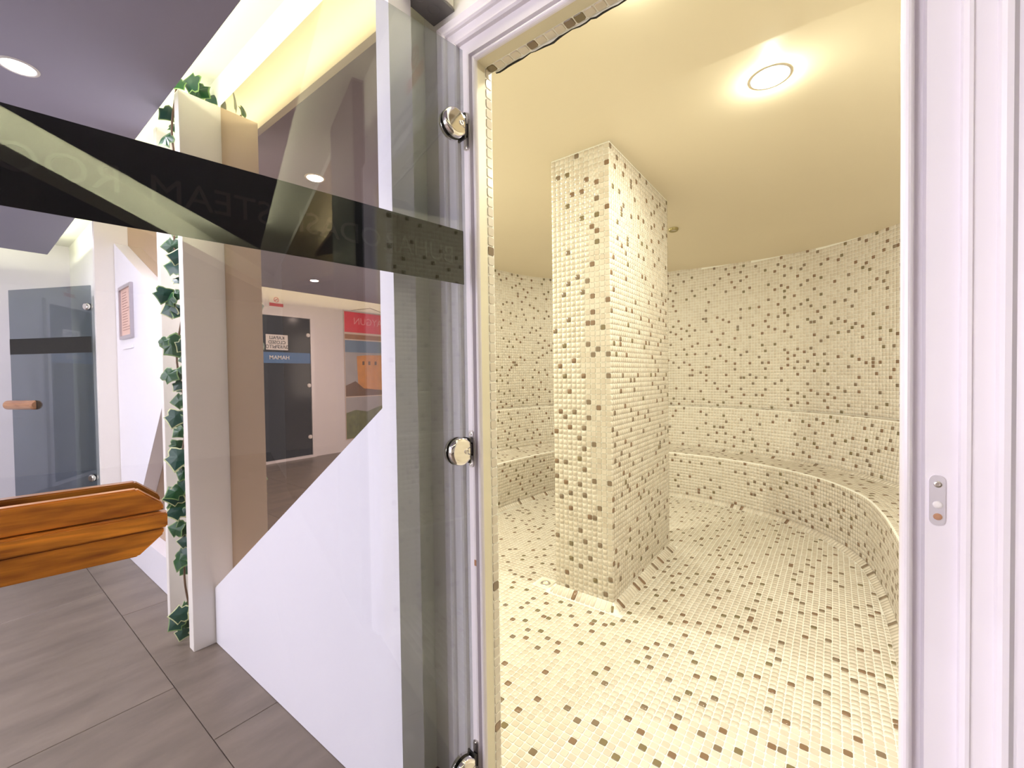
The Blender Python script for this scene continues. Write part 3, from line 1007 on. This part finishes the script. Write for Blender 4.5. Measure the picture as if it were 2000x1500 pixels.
win = empty('fill_window_1'); tag(win, kind='structure')  # unseen window, added to go with the rear fill light
for a, b, c, d_ in ((WX0, WX0 + .05, WZ0, WZ1), (WX1 - .05, WX1, WZ0, WZ1), (-2.625, -2.575, WZ0, WZ1), (WX0, WX1, WZ0, WZ0 + .05), (WX0, WX1, WZ1 - .05, WZ1)):
    box('sash', a, b, -3.76, -3.70, c, d_, M['frame'], win)
box('pane', WX0, WX1, -3.785, -3.78, WZ0, WZ1, M['rear_fill'], win)
# slanting wall to the right, along the slanting edge of the ceiling
p1 = Vector((0.70, -0.89, 0)); p2 = Vector((4.60, 0.838, 0))
dv = (p2 - p1).normalized(); nv = Vector((dv.y, -dv.x, 0))
# a slanting drop closes the light gap there; beyond it the ceiling is lower and the space dim
drop = prism_z('trim_1', [(p1.x, p1.y), (p2.x, p2.y), (p2.x + nv.x * .16, p2.y + nv.y * .16), (p1.x + nv.x * .16, p1.y + nv.y * .16)], 2.322, 2.5, M['slab']); tag(drop, kind='structure')
low = prism_z('ceiling', [(p1.x + nv.x * .16, p1.y + nv.y * .16), (p2.x + nv.x * .16, p2.y + nv.y * .16), (6.0, p2.y), (6.0, -3.8), (p1.x + nv.x * .16, -3.8)], 2.34, 2.38, M['ceiling']); tag(low, kind='structure')
w5 = box('wall_right', 5.9, 6.0, -3.8, 0.90, 0, 2.5, M['wall']); tag(w5, kind='structure')
gp = box('wall_panel', 0.225, 0.70, 0.79, YW - 0.0005, 0.0, 2.495, mat('dark_panel', (0.05, 0.048, 0.055), 0.3))
tag(gp, 'tall dark grey panel to the right of the doorway, seen only in the glass', 'panel')
mC = box('wall_mirror', 0.71, 3.3, 0.800, YW - 0.0005, 0.0, 2.358, M['mirror'])
tag(mC, 'bronze mirror on the wall to the right of the doorway, seen only in the glass', 'mirror')

# wall behind the decorative panels (and above them)
YM = 0.75
wd = box('wall_side', XE, -0.93, YM, 0.84, 0, 2.50, M['slab']); tag(wd, kind='structure')

# dark mirrors
mA = box('wall_mirror', -2.15, -0.925, YM - 0.004, YM - 0.0005, 0.0, 2.358, M['mirror'])
tag(mA, 'tall bronze tinted mirror behind the cut white panel nearest the steam room door', 'mirror')
mB = box('wall_mirror', -3.80, -2.575, YM - 0.004, YM - 0.0005, 0.0, 2.358, M['mirror'])
tag(mB, 'bronze tinted mirror behind the white panel that carries the silver frame', 'mirror')
# cut white panels
PA = [(-2.149, 0.002), (-0.876, 0.002), (-0.876, 2.40), (-0.926, 2.40), (-0.933, 1.07), (-2.149, 0.242)]
pA = prism_y('wall_panel', PA, 0.675, YM - 0.0045, M['white'])
tag(pA, 'large glossy white wall panel cut on a slant, beside the open glass door', 'panel')
PB = [(-3.798, 0.002), (-2.577, 0.002), (-2.577, 0.198), (-3.55, 0.198), (-3.27, 0.515), (-2.577, 1.315), (-2.577, 1.483), (-3.798, 2.065)]
pB = prism_y('wall_panel', PB, 0.675, YM - 0.0045, M['white'])
tag(pB, 'white zigzag cut wall panel with a silver picture frame on it', 'panel')
# upright fins
for (x0, x1, y0, lb) in ((-2.205, -2.151, 0.594, 'tall white upright board beside the ivy, nearest the glass door'),
                         (-2.573, -2.533, 0.610, 'tall white upright board just behind the hanging ivy'),
                         (-3.850, -3.802, 0.580, 'tall pale upright board next to the grey glass door')):
    f = box('fin_board', x0, x1, y0, YM - 0.0005, 0.0, 2.352, M['fin'], None, 0.0015)
    tag(f, lb, 'board', 'upright boards dividing the panelled wall')

# picture frame with a printed sheet
pic = empty('picture_frame', (-3.495, 0.675, 1.58))
tag(pic, 'narrow silver framed notice hanging on the white zigzag panel', 'picture frame')
fw_, fh_ = 0.145, 0.165
bm = bmesh.new()
bm_box(bm, -fw_, fw_, -0.016, -0.0005, fh_ - 0.020, fh_); bm_box(bm, -fw_, fw_, -0.016, -0.0005, -fh_, -fh_ + 0.020)
bm_box(bm, -fw_, -fw_ + 0.020, -0.016, -0.0005, -fh_ + 0.020, fh_ - 0.020); bm_box(bm, fw_ - 0.020, fw_, -0.016, -0.0005, -fh_ + 0.020, fh_ - 0.020)
bm_obj('frame', bm, M['silver'], pic)
sh = box('sheet', -fw_ + 0.02, fw_ - 0.02, -0.006, -0.001, -fh_ + 0.02, fh_ - 0.02, M['paper'], pic)
bm = bmesh.new()
for k in range(15):
    z = fh_ - 0.045 - k * 0.0165
    bm_box(bm, -0.095, -0.095 + 0.19 * (0.55 + 0.4 * rnd.random()), -0.0066, -0.0061, z, z + 0.005)
tx = bm_obj('print_lines', bm, M['paper_ink'], pic); tx['kind'] = 'stuff'
card = box('card_holder', -3.62, -3.37, 0.668, 0.6745, 1.352, 1.372, M['white'])
tag(card, 'slim white ledge on the zigzag panel below the silver frame', 'ledge')

# downlights
for i, (lx, ly, pw) in enumerate(DOWN):
    t = empty('downlight', (lx, ly, 2.322))
    lb = ('round recessed downlight in the grey ceiling, the one at the top left of the view', 'recessed downlight near the end wall, seen in the bronze mirror',
          'added fill downlight in mid corridor ceiling out of view', 'added unseen downlight above the grey glass door', 'added fill downlight at the rear of the corridor',
          'added unseen downlight near where the viewer stands', 'added fill downlight at the far rear of the corridor')[i]
    tag(t, lb, 'downlight', 'recessed downlights in the corridor ceiling')
    lathe('trim_ring', [(0.045, 0.0), (0.046, -0.003), (0.054, -0.003), (0.056, 0.0)], M['box_white'], t, 28)
    lathe('glow', [(0.0, -0.0006), (0.045, -0.0006)], M['down'], t, 28)

# junction box over the door
jb = empty('junction_box', (-0.85, YW, 2.131))
tag(jb, 'grey electrical junction box with round knockouts on the wall above the door', 'junction box')
bm = bmesh.new()
bm_box(bm, -0.040, 0.040, -0.125, -0.0005, 0.0, 0.006)
bm_obj('base', bm, M['box_grey'], jb)
bm = bmesh.new()
bm_box(bm, -0.040, 0.040, -0.125, -0.0005, 0.0062, 0.11, 0, 0.003)
bm_obj('cover', bm, M['box_white'], jb)
for yy in (-0.038, -0.088):
    lathe('knockout', [(0.0, -0.0005), (0.013, -0.0005), (0.0135, -0.0018), (0.0155, -0.0018), (0.016, 0.0)], M['box_grey'], jb, 24, Matrix.Translation((0.0, yy, 0.0)))
lathe('screw_hole', [(0.0, 0.0004), (0.006, 0.0004)], M['dark_hole'], jb, 16, Matrix.Translation((0.040, -0.022, 0.026)) @ Matrix.Rotation(math.radians(90), 4, 'Y'))

# signs: no smoking (one over this door, one over the hamam door)
def no_smoking(name_label, mtx, w_=0.19, h_=0.14):
    t = empty('no_smoking_sign')
    t.matrix_world = mtx
    tag(t, name_label, 'sign')
    box('board', -w_ / 2, w_ / 2, -h_ / 2, h_ / 2, 0.0005, 0.004, M['sign_white'], t)
    box('red_strip', -w_ / 2 + .004, w_ / 2 - .004, -h_ / 2 + .004, -h_ / 2 + .047, 0.004, 0.0046, M['sign_red'], t)
    lathe('ring', [(0.027, 0.0041), (0.027, 0.0050), (0.034, 0.0050), (0.034, 0.0041)], M['sign_red'], t, 28, Matrix.Translation((0, 0.026, 0)))
    b = box('slash', -0.028, 0.028, -0.0035, 0.0035, 0.0042, 0.0052, M['sign_red'], t); b.matrix_basis = Matrix.Translation((0, 0.026, 0)) @ Matrix.Rotation(math.radians(-45), 4, 'Z')
    box('cigarette', -0.020, 0.020, -0.003, 0.003, 0.0041, 0.0047, M['ink'], t).matrix_basis = Matrix.Translation((0, 0.022, 0))
    return t
no_smoking('small no smoking sign on the white wall above the doorway, seen reflected in the glass', frame_mtx((-0.40, YW, 2.185), (1, 0, 0), (0, 0, 1)), 0.15, 0.13)
no_smoking('no smoking sign above the hamam door, seen in the bronze mirror', frame_mtx((XE, -1.235, 2.215), (0, 1, 0), (0, 0, 1)))

# hamam door in the end wall (seen in the mirror)
hd = empty('glass_door', (XE, -1.69, 0.0), math.pi / 2)       # local x along +Y, local y towards the wall
tag(hd, 'dark glass hamam door with a blue band, seen in the bronze mirror', 'door', kind='thing')
HWD = 0.82
bm = bmesh.new()
bm_box(bm, -0.05, 0.0, -0.03, -0.0005, 0.0, 2.07); bm_box(bm, HWD, HWD + 0.05, -0.03, -0.0005, 0.0, 2.07); bm_box(bm, 0.0, HWD, -0.03, -0.0005, 2.02, 2.07)
bm_obj('frame', bm, M['frame'], hd)
box('pane', 0.003, HWD - 0.003, -0.014, -0.004, 0.04, 2.017, M['black_glass'], hd)
box('sill', 0.0, HWD, -0.03, -0.001, 0.0, 0.036, M['frame'], hd)
box('band', 0.003, HWD - 0.003, -0.0165, -0.0145, 1.37, 1.52, M['blue_band'], hd)
text_mesh('letter', 'HAMAM', 0.075, M['sign_white'], hd, frame_mtx((0.30, -0.0168, 1.445), (1, 0, 0), (0, 0, 1)), depth=0.0004, extra=0.001)
for zz in (1.78, 1.05, 0.30):
    lathe('hinge_cap', [(0.0, 0.018), (0.022, 0.016), (0.030, 0.008), (0.030, 0.0)], M['sign_white'], hd, 20, Matrix.Translation((0.03, -0.014, zz)) @ ROT_Y)
ns = empty('closed_notice', (XE + 0.016, -1.225, 1.655), math.pi / 2)
tag(ns, 'white closed notice taped on the dark hamam door', 'notice')
box('sheet', -0.145, 0.145, -0.002, -0.0005, -0.105, 0.105, M['sign_white'], ns)
for k, bd in enumerate(('KAPALI', 'CLOSED', 'ЗАКРЫТО')):
    text_mesh('letter', bd, 0.062, M['ink'], ns, frame_mtx((0.0, -0.0022, 0.060 - 0.062 * k), (1, 0, 0), (0, 0, 1)), 'CENTER', 0.0004, 0.0012)

# hanging poster on the end wall (seen in the mirror)
po = empty('banner_poster', (XE + 0.004, -2.72, 0.0), math.pi / 2)
tag(po, 'tall printed banner poster with a red heading, seen in the bronze mirror', 'poster')
PW = 0.485
box('sheet', -PW, PW, -0.003, -0.0005, 0.176, 2.213, M['poster_white'], po)
def patch(nm, x0, x1, z0, z1, m, y=-0.0042, parent=po):
    return box(nm, x0, x1, y, -0.0031, z0, z1, m, parent)
patch('heading', -PW + .012, PW - .012, 1.877, 2.20, M['poster_red'])
patch('brown_strip', -PW + .012, PW - .012, 1.77, 1.845, M['poster_brown'])
patch('sky', -PW + .012, PW - .012, 1.56, 1.75, M['poster_blue'])
patch('cliff', -PW + .012, PW - .012, 0.86, 1.56, M['poster_grey'])
prism_y('tower', [(-0.36, 0.93), (0.25, 0.98), (0.27, 1.50), (0.10, 1.52), (-0.36, 1.53)], -0.0052, -0.0043, M['poster_orange'], po)
patch('tower_window', 0.02, 0.06, 1.36, 1.42, M['poster_dark'], -0.0058); patch('tower_window', 0.13, 0.17, 1.36, 1.42, M['poster_dark'], -0.0058); patch('tower_window', -0.10, -0.06, 1.36, 1.42, M['poster_dark'], -0.0058)
prism_y('rocks', [(-PW + .012, 0.86), (PW - .012, 0.86), (PW - .012, 1.03), (0.30, 1.10), (0.15, 0.98), (-0.2, 0.94), (-PW + .012, 1.0)], -0.0056, -0.0053, M['poster_dark'], po)
patch('lower_sky', -PW + .012, PW - .012, 0.55, 0.845, M['poster_grey'])
prism_y('trees', [(-PW + .012, 0.19), (PW - .012, 0.19), (PW - .012, 0.60), (0.3, 0.64), (0.1, 0.60), (-0.1, 0.66), (-0.3, 0.70), (-PW + .012, 0.72)], -0.0056, -0.0043, M['poster_green'], po)
text_mesh('letter', 'YAYGUN', 0.155, M['poster_letter'], po, frame_mtx((0.0, -0.0046, 2.055), (1, 0, 0), (0, 0, 1)), 'CENTER', 0.0003)
box('top_rail', -PW - .01, PW + .01, -0.012, -0.0005, 2.206, 2.222, M['silver'], po)
bm = bmesh.new()
for sgn in (-1, 1):
    a, b = Vector((sgn * 0.36, -0.006, 2.22)), Vector((0, -0.006, 2.30))
    d_ = (b - a).normalized(); n_ = Vector((-d_.z, 0, d_.x)) * 0.003
    vs = [bm.verts.new(q) for q in (a + n_, a - n_, b - n_, b + n_)]
    vs2 = [bm.verts.new(q + Vector((0, 0.004, 0))) for q in (a + n_, a - n_, b - n_, b + n_)]
    bm.faces.new(vs); bm.faces.new(vs2[::-1])
    for i in range(4):
        bm.faces.new((vs[i], vs2[i], vs2[(i + 1) % 4], vs[(i + 1) % 4]))
bm_obj('hanging_cord', bm, M['stem'], po)

# grey glass door down the corridor, ajar
A2 = math.radians(27)
gd = empty('glass_door', (-4.88, 0.715, 0.0), math.pi + A2)
tag(gd, 'smoked grey glass door ajar down the corridor with a black band and round wooden pull', 'door', kind='thing')
box('glass_pane', 0.0, 0.865, -0.004, 0.004, 0.02, 1.945, M['glass_far'], gd)
box('band', 0.001, 0.864, 0.0045, 0.0065, 1.392, 1.525, M['black_film'], gd)
hg2 = bpy.data.objects.new('handle', None); link(hg2, gd)
for sgn in (1, -1):
    bm = bmesh.new()
    ring = []
    for (xa, r) in ((0.60, 0.030), (0.612, 0.040), (0.90, 0.040), (0.912, 0.030)):
        ring.append([bm.verts.new((xa, sgn * 0.006 + sgn * 0.03 * (1 - math.cos(0)) + sgn * max(0.0, r * math.sin(a)) , 0.958 + r * math.cos(a))) for a in np.linspace(0, math.pi, 10)])
    for A, B in zip(ring, ring[1:]):
        for i in range(9):
            bm.faces.new((A[i], A[i + 1], B[i + 1], B[i]))
    bm.faces.new(ring[0]); bm.faces.new(ring[-1][::-1])
    for A, B in zip(ring, ring[1:]):
        bm.faces.new((A[0], B[0], B[-1], A[-1]))
    bm_obj('grip', bm, M['wood_light'], hg2)
for z in (1.77, 0.35):
    h2 = bpy.data.objects.new('hinge', None); link(h2, gd); h2.location = (0.03, 0, z)
    for sgn in (1, -1):
        lathe('disc', [(0.0, 0.02), (0.022, 0.02), (0.030, 0.014), (0.030, 0.0)], M['chrome'], h2, 20, Matrix.Translation((0, sgn * 0.0045, 0)) @ Matrix.Rotation(math.radians(-90 * sgn), 4, 'X'))

# ------------------------------------------------------------------ hanging ivy
ivy = empty('ivy_garland', (-2.27, 0.64, 0.0))
tag(ivy, 'variegated artificial ivy garland hanging between two white upright boards', 'plant')
OUT = [(0.0, -0.42), (0.14, -0.46), (0.36, -0.46), (0.44, -0.28), (0.36, -0.10), (0.54, 0.06), (0.40, 0.16), (0.24, 0.30), (0.0, 0.58)]
OUT = OUT + [(-x, y) for x, y in OUT[-2:0:-1]]
def leaf_mesh(green, bend, rim):
    bm = bmesh.new()
    def zz(x, y):
        return -bend * (x * x) * 1.1 - bend * 0.5 * max(0, y) ** 2
    c = bm.verts.new((0, -0.08, 0.03))
    inn = [bm.verts.new((x * 0.87, (y + 0.06) * 0.87 - 0.06, zz(x * .87, y * .87))) for x, y in OUT]
    out = [bm.verts.new((x, y, zz(x, y) - 0.01)) for x, y in OUT]
    n = len(OUT)
    for i in range(n):
        j = (i + 1) % n
        bm.faces.new((c, inn[i], inn[j])).material_index = 0
        bm.faces.new((inn[i], out[i], out[j], inn[j])).material_index = 1
    me = bpy.data.meshes.new('leaf')
    bm.normal_update()
    bm.to_mesh(me); bm.free()
    me.materials.append(green); me.materials.append(rim)
    return me
M['ivy_edge'] = mat('ivy_pale_edge', (0.16, 0.26, 0.08), 0.45, noise=0.3, nscale=40)
LEAF = [leaf_mesh(M['ivy'], 0.5, M['ivy_edge']), leaf_mesh(M['ivy2'], 0.3, M['ivy_rim']), leaf_mesh(M['ivy2'], 0.15, M['ivy_edge']), leaf_mesh(M['ivy'], 0.6, M['ivy_edge'])]
# (y, z, size) of the leaves down the garland
LV = [(0.585, 1.73, .062), (0.60, 1.68, .06), (0.59, 1.64, .062), (0.62, 1.70, .06), (0.61, 1.655, .055), (0.603, 1.581, .036), (0.557, 1.515, .06), (0.572, 1.495, .05), (0.60, 1.52, .045), (0.575, 1.455, .062), (0.603, 1.45, .055),
      (0.548, 1.315, .036), (0.585, 1.297, .085), (0.612, 1.30, .05), (0.612, 1.24, .034), (0.566, 1.173, .058), (0.60, 1.18, .055), (0.592, 1.128, .045), (0.61, 1.115, .035), (0.59, 1.062, .056), (0.612, 1.05, .04),
      (0.587, 0.985, .068), (0.605, 0.965, .05), (0.592, 0.925, .044), (0.587, 0.865, .046), (0.583, 0.812, .082), (0.605, 0.84, .05), (0.598, 0.745, .05), (0.57, 0.668, .058), (0.572, 0.645, .064), (0.598, 0.69, .046),
      (0.581, 0.61, .075), (0.60, 0.60, .07), (0.578, 0.583, .066), (0.60, 0.57, .036), (0.573, 0.505, .058), (0.598, 0.503, .058), (0.598, 0.445, .05), (0.598, 0.385, .066), (0.580, 0.365, .062), (0.60, 0.315, .046),
      (0.572, 0.138, .060), (0.563, 0.098, .056), (0.592, 0.075, .056), (0.602, 0.15, .04), (0.588, 0.035, .05),
      (0.66, 2.44, .07), (0.70, 2.435, .075), (0.62, 2.42, .045), (0.735, 2.405, .06), (0.59, 2.30, .06), (0.58, 2.19, .062), (0.615, 2.25, .05), (0.61, 2.1, .05), (0.60, 1.98, .055), (0.585, 1.88, .055), (0.61, 1.80, .05)]
for i, (y, z, s) in enumerate(LV):
    o = bpy.data.objects.new('leaf', LEAF[i % 4])
    link(o, ivy)
    top_ = z > 2.38
    d = Vector((0.80 + rnd.uniform(-.3, .3), -0.75 + rnd.uniform(-.45, .45), rnd.uniform(-.1, .55))).normalized()
    q = d.to_track_quat('Z', 'Y')
    o.rotation_mode = 'QUATERNION'
    spin = rnd.uniform(-1.5, 1.5) + math.pi * 0.9
    o.rotation_quaternion = q @ Matrix.Rotation(spin, 3, 'Z').to_quaternion()
    s *= 1.28
    o.scale = (s, s, s)
    o.location = (rnd.uniform(-0.02, 0.025) + (0.04 if top_ else 0), y - 0.64, z)
def tube(name, pts, r, m, parent, seg=6):
    bm = bmesh.new()
    rings = []
    for k, p_ in enumerate(pts):
        p_ = Vector(p_)
        t_ = (Vector(pts[min(k + 1, len(pts) - 1)]) - Vector(pts[max(k - 1, 0)])).normalized()
        a_ = t_.orthogonal().normalized(); b_ = t_.cross(a_)
        rings.append([bm.verts.new(p_ + r * (math.cos(2 * math.pi * i / seg) * a_ + math.sin(2 * math.pi * i / seg) * b_)) for i in range(seg)])
    for A, B in zip(rings, rings[1:]):
        for i in range(seg):
            bm.faces.new((A[i], A[(i + 1) % seg], B[(i + 1) % seg], B[i]))
    bm.faces.new(rings[0][::-1]); bm.faces.new(rings[-1])
    return bm_obj(name, bm, m, parent, True)
st = [(0.012 * math.sin(z * 9), -0.030 + 0.012 * math.sin(z * 13 + 1), z) for z in np.linspace(2.42, 0.0, 60)]
tube('stem', st, 0.0045, M['stem'], ivy)
